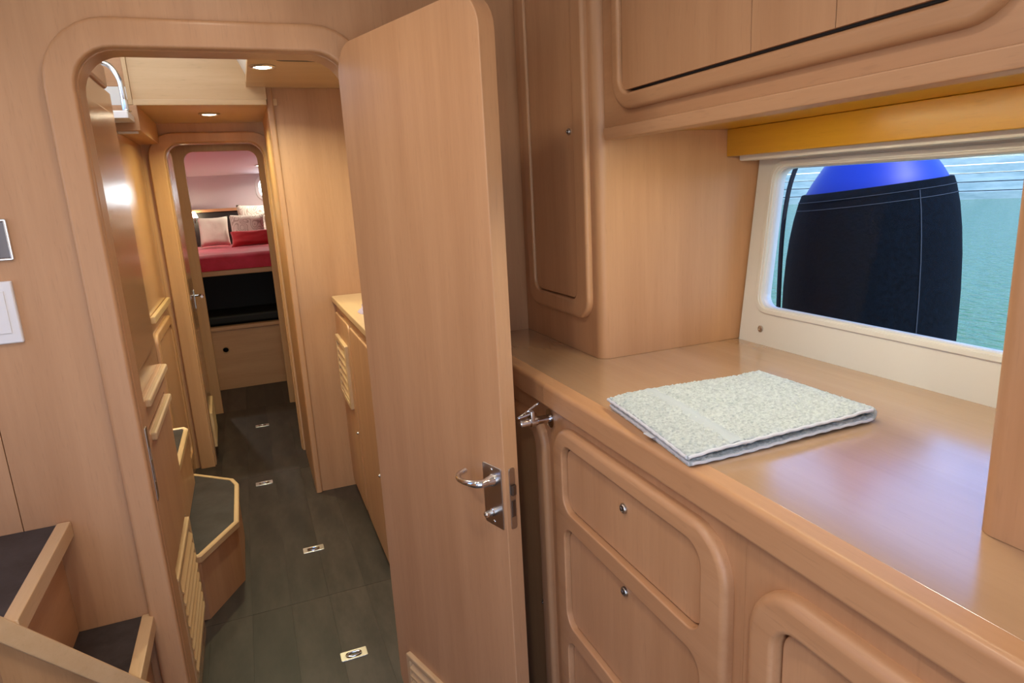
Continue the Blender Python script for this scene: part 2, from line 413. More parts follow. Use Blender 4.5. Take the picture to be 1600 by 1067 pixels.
# ================================================================== GALLEY
# ---- worktop
ct = thing('worktop', (.78, .5, .95), 'long glossy beech worktop running under the window', 'worktop')
obj('top', box(B(), (.535, -.6, .956), (1.056, 1.623, ZC), .0008, 1), 'counter_wood', ct)
eb = B()
pr = [(.535, ZC), (.513, ZC), (.5085, ZC-.001), (.5045, ZC-.004), (.503, ZC-.009), (.503, .955), (.5045, .9515), (.508, .950), (.535, .950)]
rings = [[eb.verts.new((x, y, z)) for x, z in pr] for y in (-.6, 1.128)]
for i in range(len(pr)): eb.faces.new((rings[0][i], rings[0][(i+1) % len(pr)], rings[1][(i+1) % len(pr)], rings[1][i]))
eb.faces.new(rings[0]); eb.faces.new(rings[1])
obj('front_edge', eb, 'beech_Y', ct, 'rounded solid beech front edge')
eb = B(); rings = [[eb.verts.new((x, y, z)) for x, z in pr] for y in (1.1285, 1.623)]
for i in range(len(pr)): eb.faces.new((rings[0][i], rings[0][(i+1) % len(pr)], rings[1][(i+1) % len(pr)], rings[1][i]))
eb.faces.new(rings[0]); eb.faces.new(rings[1])
obj('front_edge', eb, 'beech_Y', ct)

def knob(parent, p, r=.0085, n=(-1, 0, 0)):
    k = obj('knob', lathe(B(), [(r, 0), (r, .003), (r*.85, .005), (r*.62, .0055), (r*.55, .004), (0, .004)], p, n, 20), 'steel', parent, 'round metal push knob')
    n = Vector(n); p = Vector(p)
    obj('knob_centre', lathe(B(), [(r*.45, .003), (r*.45, .0065), (r*.3, .0078), (0, .008)], p, n, 16), 'dark_steel', k)
    return k
XF = .522
# ---- base cabinets
dc = thing('drawer_cabinet', (.78, .85, 0), 'beech galley cabinet with three stacked rounded drawers under the towel', 'cabinet')
obj('carcass', box(B(), (XF+.012, .577, .02), (1.04, 1.127, .95)), 'beech_Z', dc)
P = PX(XF)
D1 = (.645, .757, 1.063, .893, .030); D2 = (.645, .503, 1.063, .722, .030); D3 = (.645, .16, 1.063, .468, .030)
obj('face_panel', plate(B(), P, (.5772, .02, 1.1272, .95, .0005), [(D1[0]-.01, .15, D1[2]+.01, .90, .03)], -.012, 0, .00005), 'beech_Z', dc)
obj('face_frame', plate(B(), P, (.597, .10, 1.108, .925, .07), [D1, D2, D3], -.012, .017, .010, hb=.003), 'beech_Y', dc, 'rounded raised frame round the drawers')
for q in (D1, D2, D3):
    dr = obj('drawer', plate(B(), P, (q[0]+.003, q[1]+.003, q[2]-.003, q[3]-.0055, .027), (), -.008, .006, .002), 'beech_Z', dc)
    knob(dr, (XF-.006, .853, (q[3]-.04 if q is D1 else q[3]-.022)))
rc = thing('door_cabinet', (.78, .2, 0), 'beech galley cabinet with raised rounded door frame at lower right corner', 'cabinet')
obj('carcass', box(B(), (XF+.012, -.4, .02), (1.04, .576, .95)), 'beech_Z', rc)
q = (.06, .12, .512, .868, .035)
obj('face_panel', plate(B(), P, (-.4, .02, .5771, .95, .0005), [(q[0]-.01, q[1]-.01, q[2]+.01, q[3]+.01, .04)], -.012, 0, .0005), 'beech_Z', rc)
obj('door_frame', plate(B(), P, (.013, .07, .556, .912, .075), [q], -.012, .019, .014, hb=.006), 'beech_Y', rc)
d = obj('cabinet_door', plate(B(), P, (q[0]+.003, q[1]+.003, q[2]-.003, q[3]-.004, .032), (), -.010, .004, .002), 'beech_Z', rc)
knob(d, (XF-.004, .12, .80))
lc = thing('side_cabinet', (.78, 1.37, 0), 'shaded beech galley cabinet half hidden behind the open door', 'cabinet')
obj('carcass', box(B(), (XF+.012, 1.128, .02), (1.04, 1.622, .95)), 'beech_dark_shade_Z', lc)
q = (1.19, .12, 1.56, .872, .03)
obj('face_panel', plate(B(), P, (1.1275, .02, 1.622, .95, .0005), [(q[0]-.01, q[1]-.01, q[2]+.01, q[3]+.01, .04)], -.012, 0, .0005), 'beech_Z', lc)
obj('door_frame', plate(B(), P, (1.150, .07, 1.60, .905, .06), [q], -.012, .016, .010, hb=.006), 'beech_Z', lc)
d = obj('cabinet_door', plate(B(), P, (q[0]+.003, q[1]+.003, q[2]-.003, q[3]-.004, .028), (), -.010, .003, .002), 'beech_dark_shade_Z', lc)  # darker beech carries the shade of the open door
knob(d, (XF-.003, 1.205, .46), .007)

# ---- tall cabinet left of the window
XT = .687; YT = 1.221
tc_ = thing('tall_cabinet', (.87, 1.42, ZC), 'tall narrow beech cabinet standing on the worktop left of the window', 'cabinet')
# body with one rounded corner
pts = [(1.12, YT), (XT+.022, YT)] + [(XT+.022-.022*math.sin(a), YT+.022-.022*math.cos(a)) for a in [PI/2*i/6 for i in range(1, 7)]] + [(XT, 1.622), (1.12, 1.622)]
obj('body', prism(B(), pts, ZC+.0005, 1.959), 'beech_Z', tc_, smooth=50)
P = PX(XT-.0003)
q = (1.302, 1.118, 1.535, 1.90, .03)
obj('door_frame', plate(B(), P, (1.252, 1.078, 1.572, 1.94, .05), [q], 0, .014, .008, hb=.005), 'beech_Z', tc_)
d = obj('cabinet_door', plate(B(), P, (q[0]+.003, q[1]+.003, q[2]-.003, q[3]-.003, .027), (), 0, .008, .003), 'beech_Z', tc_)
knob(d, (XT-.008, 1.326, 1.484), .007)

# ---- wall cupboard over the worktop
uc = thing('wall_cupboard', (.9, .6, 1.455), 'long beech wall cupboard with raised rounded frame above the window', 'cupboard')
XU = .705
obj('body', box(B(), (XU, -.5, 1.474), (1.12, YT-.0005, 1.959), .001, 1), 'beech_Y', uc)
bm = B(); prl = [(XU+.02, 1.4545), (.690, 1.4545), (.6875, 1.4555), (.6865, 1.458), (.6845, 1.4735), (.6855, 1.476), (.688, 1.477), (XU+.02, 1.477)]
rings = [[bm.verts.new((x, y, z)) for x, z in prl] for y in (-.5, 1.19)]
for i in range(len(prl)): bm.faces.new((rings[0][i], rings[0][(i+1) % len(prl)], rings[1][(i+1) % len(prl)], rings[1][i]))
bm.faces.new(rings[0]); bm.faces.new(rings[1])
obj('underside', box(B(), (XU+.022, .415, 1.4728), (1.05, YT-.002, 1.4742)), 'honey_Y', uc)
obj('light_lip', bm, 'beech_Y', uc, 'rounded beech lip along the bottom of the cupboard')
P = PX(XU-.0003)
q = (.475, 1.533, 1.140, 1.90, .035)
obj('door_frame', plate(B(), P, (.432, 1.504, 1.168, 1.935, .06), [q], 0, .016, .009, hb=.006), 'beech_Y', uc)
bs_ = [(q[0]+.003, .503), (.5042, .6475), (.6487, .7935), (.7947, q[2]-.003)]
dd = obj('door_gap_shade', plate(B(), P, (q[0]+.003, q[1]+.003, q[2]-.003, q[3]-.003, .03), (), 0, .003, .001), 'black', uc)  # black sheet paints the shade in the gaps round the boards
for k, (a, b_) in enumerate(bs_):
    obj('door_board', plate(B(), P, (a, q[1]+.0065, b_, q[3]-.003, .0005), (), .003, .008, .0008), 'beech_Z', uc)
# pelmet over the window
obj('window_pelmet', box(B(), (1.012, .415, 1.415), (1.036, YT-.001, 1.4725), .002), 'honey_Y', None, 'honey beech pelmet board across the top of the window', 'pelmet')
obj('blind_rail', box(B(), (1.042, .415, 1.404), (1.088, YT-.006, 1.424), .004), 'window_white', None, 'cream blind rail under the honey beech pelmet', 'rail')
# under-cupboard strip light behind the lip
ul = thing('strip_light', (.80, .75, 1.455), 'slim warm strip light fixed under the wall cupboard', 'light')
obj('housing', box(B(), (.742, .45, 1.4690), (.766, 1.05, 1.4726), .001), 'white_plastic', ul)
obj('tube', box(B(), (.745, .46, 1.4670), (.763, 1.04, 1.4692), .0006), 'lamp_glow', ul)

# ---- right block cabinet
rb = thing('end_cabinet', (.86, .1, ZC), 'tall beech cabinet at the right edge of the worktop', 'cabinet')
pts = [(1.04, .408), (XT-.017+.02, .408)] + [(.67+.02-.02*math.sin(a), .408-.02+.02*math.cos(a)) for a in [PI/2*i/6 for i in range(1, 7)]] + [(.67, -.3), (1.04, -.3)]
obj('body', prism(B(), pts, ZC+.0005, 1.455), 'beech_Z', rb, smooth=50)
obj('door_frame', plate(B(), PX(.6697), (-.1, 1.078, .352, 1.44, .05), [(-.06, 1.118, .310, 1.40, .03)], 0, .012, .007, hb=.005), 'beech_Z', rb)
obj('cabinet_door', plate(B(), PX(.6697), (-.057, 1.121, .307, 1.397, .028), (), 0, .006, .002), 'beech_Z', rb)

# ---- folded towel
def towel():
    A, Bc, Cc, Dc = (Vector((.537, .936)), Vector((.852, .919)), Vector((.853, .677)), Vector((.5045, .673)))
    root = thing('folded_towel', (.69, .8, ZC), 'folded pale grey-green terry hand towel on the worktop', 'towel')
    th = .0085; ns = 210; nt_ = 150
    def xy(s, t): return A*(1-s)*(1-t)+Bc*s*(1-t)+Cc*s*t+Dc*(1-s)*t
    # sheet centre line in (s, z): bottom layer, fold, top layer
    def z_bot(s, t): return .0048+.0012*math.sin(7*s+3*t)+.002*max(0, s-.7)*(1+math.sin(9*t))
    def z_top(s, t): return .0185+.0022*math.sin(5*s+1.2)*math.sin(3*t+.4)+.006*math.exp(-((s-.55)**2+(t-.35)**2)*9)-.003*max(0, (.12-s)/.12)+.0026*max(0, 1-abs(s-.93)/.1)
    path = []
    for i in range(ns): path.append(('b', .012+.965*i/(ns-1)))
    for i in range(1, 12): path.append(('f', PI*i/12))
    for i in range(ns): path.append(('t', .977-.977*i/(ns-1)))
    def centre(k, t):
        kind, v = path[k]
        if kind == 'b': return v, z_bot(v, t)
        if kind == 't': return v, z_top(v, t)
        zb, zt = z_bot(.977, t), z_top(.977, t); r = (zt-zb)/2
        return .977+.022*math.sin(v), zb+r-r*math.cos(v)
    bm = B(); n = len(path); rows = []
    for j in range(nt_+1):
        t = j/nt_; row = []
        cs = [centre(k, t) for k in range(n)]
        pts3 = []
        for s, z in cs:
            sh = .0
            p = xy(s, t); pts3.append(Vector((p.x, p.y, ZC+z)))
        for side in (1, -1):
            idx = range(n) if side == 1 else range(n-1, -1, -1)
            for k in idx:
                a, b_ = pts3[max(k-1, 0)], pts3[min(k+1, n-1)]
                tg = (b_-a).normalized(); nr = Vector((-tg.z, 0, tg.x)); nr = Vector((nr.x, 0, nr.z)).normalized()
                q = pts3[k]
                ed = min(1, min(t, 1-t)/.02)**.5*.45+.55
                w = th/2*ed
                dsp = .0024*noise.noise(q*190)+.0018*noise.noise(q*420+Vector((0, 0, side*3)))
                p = q - nr*side*(w+dsp*(1 if side == -1 or path[k][0] == 't' else .3))
                row.append(bm.verts.new(p))
        rows.append(row)
    m = 2*n
    for j in range(nt_):
        for k in range(m):
            bm.faces.new((rows[j][k], rows[j][(k+1) % m], rows[j+1][(k+1) % m], rows[j+1][k]))
    for row in (rows[0], rows[-1]):
        for k in range(n-1): bm.faces.new((row[k], row[k+1], row[m-2-k], row[m-1-k]))
    mn = min(v.co.z for v in bm.verts)
    for v in bm.verts: v.co.z = max(v.co.z, ZC+.0006)
    obj('terry_body', bm, 'terry', root, smooth=80)
    # woven border band across the top layer
    bm = B(); g = []
    for j in range(61):
        t = j/60; r = []
        for i in range(7):
            s = .20+.075*i/6; p = xy(s, t); z = ZC+z_top(s, t)+th/2*(min(1, min(t, 1-t)/.02)**.5*.45+.55)+.0022-.0024*abs(i-3)/3
            r.append(bm.verts.new((p.x, p.y, z)))
        g.append(r)
    for j in range(60):
        for i in range(6): bm.faces.new((g[j][i], g[j][i+1], g[j+1][i+1], g[j+1][i]))
    bmesh.ops.recalc_face_normals(bm, faces=bm.faces[:])
    obj('border_band', bm, 'towel_band', root, 'smooth woven border band')
    # hems along the near side and the open left end
    for zf, a0, a1 in ((z_top, .004, .975), (z_bot, .02, .975)):
        pts = []
        for i in range(60):
            s = a0+(a1-a0)*i/59; p = xy(s, 1.002); pts.append((p.x, p.y, ZC+zf(s, 1)+.0006*math.sin(i*1.3)))
        obj('hem', tube(B(), pts, .0024, 8), 'towel_hem', root)
        pts = []
        for i in range(50):
            t = .004+.99*i/49; p = xy(a0-.004, t); pts.append((p.x, p.y, ZC+zf(a0, t)+.0006*math.sin(i*1.7)))
        obj('hem', tube(B(), pts, .0028, 8), 'towel_hem', root)
    bm = B(); p = xy(.0, .60); box(bm, (p.x-.006, p.y-.011, ZC+.0085), (p.x+.004, p.y+.011, ZC+.0100), .0004, 1)
    obj('label_tag', bm, 'towel_hem', root)
towel()

# ---- door holder on the cabinet corner
dh = thing('door_holder', (.49, 1.138, .90), 'chrome spring door holder under the worktop end', 'door holder')
hp = Vector((XF-.0005, 1.139, .918))
obj('flange', lathe(B(), [(.020, 0), (.020, .003), (.018, .0045), (.009, .005), (.009, .006), (0, .006)], hp, (-1, 0, 0), 24), 'chrome', dh)
obj('barrel', lathe(B(), [(.0085, .005), (.0085, .030), (.0105, .032), (.0105, .045), (.0085, .047), (.0085, .066), (.006, .069), (0, .069)], hp, (-1, 0, 0), 20), 'chrome', dh)
obj('clevis', box(B(), tuple(hp+Vector((-.047, -.010, -.002))), tuple(hp+Vector((-.038, .010, .024))), .002), 'chrome', dh)
obj('wire_loop', tube(B(), bez([hp+Vector((-.042, -.006, .02)), hp+Vector((-.055, -.004, .016)), hp+Vector((-.072, 0, .012)), hp+Vector((-.055, .004, .018)), hp+Vector((-.03, .004, .032)), hp+Vector((-.024, .002, .036))], 6), .0022, 8), 'chrome', dh)

# ================================================================== OPEN DOOR
DU = Vector((.3056, -.9522, 0)); DN = Vector((-.9522, -.3056, 0)); DO = Vector((.2395, 1.585, 0))
DP = Plane(DO, DU, (0, 0, 1), DN)
WD = .518; TH = .034
dr = thing('door_1', (.33, 1.34, .03), 'open beech door with chrome lever handle swung against the galley cabinets', 'door', None, 'structure')
bm = B()
# leaf with rounded upper corners and eased arrises
plate(bm, DP, (0, .03, WD, 1.696, .065), (), -TH, 0, .0025)
obj('leaf', bm, 'beech_Z', dr)
pl_ = obj('lock_plate', plate(B(), DP, (.452, .722, .510, .850, .004), (), .0002, .0025, .001), 'steel', dr, 'rectangular steel lock plate')
for z in (.842, .731): obj('screw', lathe(B(), [(.0032, 0), (.0026, .0012), (0, .0014)], DP.p(.481, z, .0025), DN, 12), 'chrome', pl_)
hr = DP.p(.486, .822, .0025)
hd = obj('lever_handle', tube(B(), bez([hr, hr+DN*.022, hr+DN*.036-DU*.006, hr+DN*.043-DU*.022, hr+DN*.044-DU*.042+Vector((0, 0, -.002)), hr+DN*.041-DU*.060+Vector((0, 0, -.003)), hr+DN*.030-DU*.074+Vector((0, 0, -.002)), hr+DN*.012-DU*.076], 8),
     [.0085]*12+[.0085-.003*min(1, i/20) for i in range(45)], 14), 'chrome', dr, 'curved chrome lever handle')
obj('rose', lathe(B(), [(.0125, 0), (.0125, .006), (.010, .009), (.0085, .02), (0, .02)], hr, DN, 24), 'chrome', hd)
lk = obj('turn_lock', lathe(B(), [(.0085, 0), (.0085, .004), (.0065, .005), (.0065, .019), (.005, .021), (.0025, .0212), (.0022, .018), (0, .018)], DP.p(.480, .752, .0025), DN, 20), 'chrome', dr, 'round chrome privacy turn')
EP = Plane(DP.p(WD, 0, 0), -DN, (0, 0, 1), DU)          # lock edge : u across the thickness
fp = obj('latch_plate', plate(B(), EP, (.010, .722, .0245, .850, .005), (), .0002, .0018, .0006), 'steel', dr, 'narrow steel latch plate in the door edge')
for (z0, z1, nm, hh) in ((.795, .815, 'latch_bolt', .008), (.748, .783, 'dead_bolt', .003)):
    obj(nm, plate(B(), EP, (.0125, z0, .022, z1, .001), (), .0015, hh, .0015), 'dark_steel', fp)
# louvre at the foot of the door
lv = obj('louvre_frame', plate(B(), DP, (.064, .045, .455, .196, .006), [(.082, .062, .437, .180, .003)], .0003, .012, .004), 'beech_light_Y', dr, 'pale louvred vent frame')
obj('vent_gap_shade', plate(B(), DP, (.081, .061, .438, .181, .003), (), .0001, .0012, .0002), 'black', dr)  # black sheet paints the shade between the slats
sl0 = None
for k in range(5):
    z = .160-k*.023
    bm = B(); quadprism(bm, [DP.p(.083, z, .013), DP.p(.436, z, .013), DP.p(.436, z+.012, .0015), DP.p(.083, z+.012, .0015)], (0, 0, -.006))
    if sl0 is None: sl0 = obj('louvre_slat', bm, 'beech_light_Y', lv)
    else:
        bm.free(); inst(sl0, lv, (0, 0, -k*.023))
for z in (.30, 1.0, 1.52):
    obj('hinge', tube(B(), [DP.p(-.004, z-.035, -TH+.004), DP.p(-.004, z+.035, -TH+.004)], .004, 12), 'steel', dr)

# ================================================================== LEFT BULKHEAD FITTINGS
sw = thing('light_switch', (-.50, YB, 1.11), 'white square wall switch at the left edge of the bulkhead', 'switch')
obj('plate', plate(B(), PY(YB-.0002), (-.557, 1.113, -.452, 1.241, .003), (), 0, .009, .004), 'white_plastic', sw)
obj('rocker', plate(B(), PY(YB-.0088), (-.540, 1.135, -.468, 1.222, .002), (), 0, .0025, .001), 'white_plastic', sw)
cp = thing('control_panel', (-.49, YB, 1.28), 'small dark glossy panel in a chrome frame above the white switch', 'panel')
obj('bezel', plate(B(), PY(YB-.0002), (-.555, 1.282, -.438, 1.365, .004), [(-.549, 1.288, -.444, 1.359, .002)], 0, .007, .002), 'chrome', cp)
obj('glass_face', plate(B(), PY(YB-.0002), (-.549, 1.288, -.444, 1.359, .002), (), 0, .004, .0005), 'dark_glass', cp)

# ---- steps up to the saloon (left foreground)
st = thing('saloon_steps', (-.55, 1.4, 0), 'beech saloon steps with dark treads at lower left corner', 'steps')
obj('tread', prism(B(), [(-.95, 1.236), (-.470, 1.236), (-.470, 1.6225), (-.95, 1.6225)], .675, .6975), 'tread_rubber', st, 'dark non-slip tread')
obj('nosing', box(B(), (-.470, 1.238, .664), (-.442, 1.6225, .702), .004), 'beech_light_Y', st)
obj('riser', box(B(), (-.490, 1.27, .42), (-.474, 1.6225, .672)), 'beech_Y', st)
obj('tread', prism(B(), [(-.489, 1.25), (-.44, 1.27), (-.345, 1.372), (-.345, 1.6225), (-.489, 1.6225)], .405, .4275), 'tread_rubber', st, 'dark non-slip tread')
obj('nosing', box(B(), (-.345, 1.365, .394), (-.317, 1.6225, .432), .004), 'beech_light_Y', st)
obj('riser', box(B(), (-.36, 1.39, .14), (-.346, 1.6225, .402)), 'beech_Y', st)
a = Vector((-.610, 1.090, 1.0)); b1 = Vector((-.458, 1.244, .702)); b2 = Vector((-.322, 1.382, .432))
sdir = (b2-b1).normalized(); side = Vector((.71, -.70, 0)); up = side.cross(sdir).normalized()
if up.z < 0: up = -up
b0 = b1-sdir*.05; b3 = b2+sdir*.03
bm = B()
quadprism(bm, [b0-side*.012, b0+side*.016, b3+side*.016, b3-side*.012], -up*.034)
bmesh.ops.bevel(bm, geom=bm.edges[:], offset=.004, segments=2, profile=.5, affect='EDGES')
obj('stringer', bm, 'beech_light_Y', st, 'sloping beech side rail of the steps')
bm = B(); w = Vector((0, 0, -.03))
quadprism(bm, [b0+w, b3+w, Vector((b3.x, b3.y, .03)), Vector((b0.x, b0.y, .03))], -side*.012)
obj('side_panel', bm, 'beech_dark_shade_Z', st)  # shade under the rail is put into the darker beech

# ================================================================== PASSAGE SHELL
Y2 = 3.70
# far doorway bulkhead
DF = (-.308, -.3, .147, 1.673, .075)
wb = obj('wall_back', plate(B(), PY(Y2), (-.9, -.3, 1.15, 2.1, .0005), [(DF[0], -.2, DF[2], DF[3], .075)], -.03, 0, .001), 'beech_Z', None, 'beech bulkhead around the far cabin doorway', 'wall', None, 'structure')
t2 = obj('trim_2', plate(B(), PY(Y2-.0022), (DF[0]-.072, -.3, DF[2]+.062, DF[3]+.048, .12), [(DF[0], -.2, DF[2], DF[3], .075)], 0, .018, .008, hb=.006), 'beech_Z', None, 'rounded beech casing around the far cabin doorway', 'door casing', None, 'structure')
obj('jamb_lining', plate(B(), PY(Y2+.07), (DF[0]-.02, -.3, DF[2]+.02, DF[3]+.02, .09), [(DF[0]+.005, -.2, DF[2]-.005, DF[3]-.005, .07)], 0, .066, .002), 'beech_Z', t2)
# left side wall (its upper part is open to a light recess)
obj('wall_left', box(B(), (-.44, 2.19, 0), (-.405, Y2-.0005, 1.667)), 'beech_gloss_Z', None, 'glossy beech side wall of the passage', 'wall', None, 'structure')
obj('wall_left', plate(B(), PXp(-.78), (1.66, 0, Y2, 2.16, .0005), [(2.2, 1.74, 2.95, 2.02, .04)], -.02, 0, .001), 'white_paint', None, 'white outer wall behind the chrome rail recess', 'wall', None, 'structure')
obj('trim_3', box(B(), (-.404, 3.02, .905), (-.385, 3.66, .935), .005), 'beech_light_Y', None, 'beech ledge rail along the passage side wall', 'rail', None, 'structure')
pc = thing('wall_locker', (-.40, 3.3, .1), 'beech locker panel beside the far doorway', 'locker')
obj('frame', plate(B(), PXp(-.4045), (3.04, .10, 3.63, .855, .05), [(3.085, .145, 3.585, .81, .03)], 0, .013, .008, hb=.005), 'beech_Z', pc)
obj('locker_door', plate(B(), PXp(-.4045), (3.088, .148, 3.582, .807, .028), (), 0, .007, .002), 'beech_gloss_Z', pc)
# partition on the right, facing the camera
wp = obj('wall_partition', box(B(), (.178, 3.08, 0), (1.1, 3.11, 1.95)), 'beech_Z', None, 'beech partition standing behind the open door', 'wall', None, 'structure')
obj('corner_post', plate(B(), PZ(0), (.158, 3.066, .186, 3.64, .008), (), .001, 1.833, .001), 'beech_Z', wp, 'rounded beech corner post')
# low ceiling on the right, raised part over the passage, header and soffit
lowc = plate(B(), PZd(1.834), (.085, 1.665, 1.15, 3.075, .0005), [(.19, 2.02, .42, 2.455, .03)], -.02, 0, .001)
obj('ceiling', lowc, 'beech_light_X', None, 'low ceiling panel over the passage cabinet, paler to carry bounced light', 'ceiling', None, 'structure')  # paler beech stands in for light bounced onto this panel
bm = B(); quadprism(bm, [(.110, 3.048, 1.834), (.080, 2.2, 1.834), (.020, 2.2, 1.97), (.050, 3.048, 1.97)], (.012, 0, .004))
obj('trim_4', bm, 'white_paint', None, 'white sloping side of the raised ceiling', 'ceiling trim', None, 'structure')
sk = thing('skylight', (-.33, 2.35, 2.12), 'frosted skylight added to light the raised passage ceiling', 'skylight')
obj('frame', plate(B(), PZd(2.1395), (-.64, 1.95, -.02, 2.75, .05), [(-.60, 1.99, -.06, 2.71, .03)], 0, .02, .005), 'white_plastic', sk)
obj('pane', plate(B(), PZd(2.1395), (-.60, 1.99, -.06, 2.71, .03), (), 0, .008, .001), 'added_skylight_glow', sk)  # glowing pane added to brighten the header and partition
obj('ceiling', box(B(), (-.80, 1.66, 2.14), (1.2, 3.7, 2.17)), 'white_paint', None, 'white raised ceiling over the passage', 'ceiling', None, 'structure')
hd_ = obj('trim_5', box(B(), (-.334, 3.05, 1.785), (.160, 3.07, 2.139)), 'beech_light_X', None, 'pale beech header panel above the passage', 'header', None, 'structure')
obj('trim_6', box(B(), (-.334, 3.036, 1.762), (.157, 3.069, 1.7845), .003), 'beech_light_X', None, 'beech edge strip under the header panel', 'trim', None, 'structure')
obj('ceiling', box(B(), (-.334, 3.0705, 1.764), (.20, Y2-.001, 1.79)), 'beech_light_X', None, 'low beech soffit in front of the far doorway', 'ceiling', None, 'structure')  # bounced light put into the colour by using the paler beech
obj('trim_7', box(B(), (-.440, 3.036, 1.668), (-.322, Y2-.001, 1.7635), .003), 'beech_Y', None, 'beech boxing left of the far soffit', 'boxing', None, 'structure')
# white ledge with the chrome rail in the recess
obj('white_ledge', plate(B(), PZ(1.6975), (-.56, 2.87, -.336, 3.03, .006), (), 0, .026, .005), 'white_plastic', None, 'white ledge carrying the chrome rail', 'ledge')
gr = thing('grab_rail', (-.36, 2.94, 1.7237), 'curved chrome grab rail rising from the white ledge', 'rail')
obj('rail', tube(B(), bez([(-.3485, 2.94, 1.726), (-.350, 2.94, 1.760), (-.351, 2.94, 1.794), (-.354, 2.94, 1.839), (-.367, 2.94, 1.872), (-.384, 2.94, 1.892), (-.408, 2.94, 1.900), (-.45, 2.93, 1.902), (-.52, 2.92, 1.90)], 8), .010, 14), 'chrome', gr)
obj('sleeve', lathe(B(), [(.0165, 0), (.0165, .006), (.013, .010), (.0125, .045), (.011, .046)], (-.3485, 2.94, 1.7237), (-.03, 0, 1), 18), 'chrome', gr)
obj('trim_8', box(B(), (-.77, 3.066, 1.66), (-.3345, 3.08, 1.835)), 'white_paint', None, 'white panel behind the chrome rail', 'panel', None, 'structure')
obj('trim_9', box(B(), (-.78, 3.065, 1.836), (-.3345, 3.085, 2.139)), 'beech_X', None, 'beech panel above the white rail recess', 'panel', None, 'structure')
obj('trim_10', box(B(), (-.350, 3.04, 1.765), (-.3345, 3.064, 2.139), .002), 'beech_light_X', None, 'pale beech upright at the left of the header', 'trim', None, 'structure')

# near left cabinet in the passage
XL = -.290
nl = thing('passage_cabinet', (-.42, 1.96, 0), 'tall beech passage cabinet just inside the left door jamb', 'cabinet')
pts = [(-.77, 1.70), (-.77, 2.185), (XL-.012, 2.185), (XL-.004, 2.181), (XL, 2.173), (XL, 1.705)]
obj('body', prism(B(), pts, 0, 1.68), 'beech_gloss_Z', nl, smooth=50)
P = PXp(XL+.0002)
obj('cabinet_door', plate(B(), P, (1.73, .985, 2.095, 1.62, .03), (), 0, .010, .005), 'beech_gloss_Z', nl)
for z0, z1, nm in ((.845, .918, 0), (.46, .832, 1)):
    fr = obj('drawer', plate(B(), P, (1.73, z0, 2.165 if nm == 0 else 2.14, z1, .012), (), 0, .012, .005), 'beech_Z', nl)
    obj('finger_pull', plate(B(), P, (1.76, z1-.022, 2.16 if nm == 0 else 2.135, z1-.002, .004), (), .011, .024, .005), 'beech_light_Y', fr)
lf = obj('louvre_frame', plate(B(), P, (1.76, .10, 2.15, .425, .008), [(1.782, .122, 2.128, .403, .004)], 0, .013, .004), 'beech_light_Y', nl)
s0 = None
obj('vent_gap_shade', plate(B(), P, (1.78, .12, 2.13, .405, .004), (), -.001, .0008, .0002), 'black', nl)  # louvre gaps: shade painted as a black sheet
for k in range(8):
    if s0 is None:
        bm = B(); z = .372
        quadprism(bm, [(XL+.016, 1.783, z), (XL+.016, 2.127, z), (XL+.002, 2.127, z+.018), (XL+.002, 1.783, z+.018)], (0, 0, -.006))
        s0 = obj('louvre_slat', bm, 'beech_light_Y', lf)
    else: inst(s0, lf, (0, 0, -k*.0345))
bx_ = obj('top_shelf', box(B(), (-.36, 1.71, 1.6805), (-.282, 2.10, 1.742), .010, 3), 'beech_Y', None, 'rounded beech box ledge on the tall passage cabinet', 'ledge')

# steps in the passage
def passage_step(pts, ztop, rim, label, z0):
    zb = max(p[0] for p in pts)
    r = thing('passage_step', (sum(p[0] for p in pts)/len(pts), sum(p[1] for p in pts)/len(pts), z0), label, 'step')
    body = inset_poly(pts, .008)
    obj('riser_box', prism(B(), body, z0, ztop-.022), 'beech_Z', r)
    inn = inset_poly(pts, rim)
    obj('edging', polyring(B(), pts, inn, ztop-.024, ztop), 'beech_light_Y', r, 'pale rounded beech edging')
    obj('tread', prism(B(), inset_poly(inn, .0005), ztop-.02, ztop-.003), 'tread_rubber', r, 'dark non-slip tread')
passage_step([(-.402, 2.225), (-.274, 2.225), (-.158, 2.43), (-.158, 2.785), (-.178, 2.85), (-.345, 3.0), (-.402, 3.0)], .242, .017, 'low six-sided passage step with dark tread and pale edging', .0)
passage_step([(-.402, 2.40), (-.36, 2.40), (-.320, 2.47), (-.320, 2.885), (-.335, 2.915), (-.402, 2.915)], .482, .017, 'narrow upper passage step above the six-sided step', .2422)

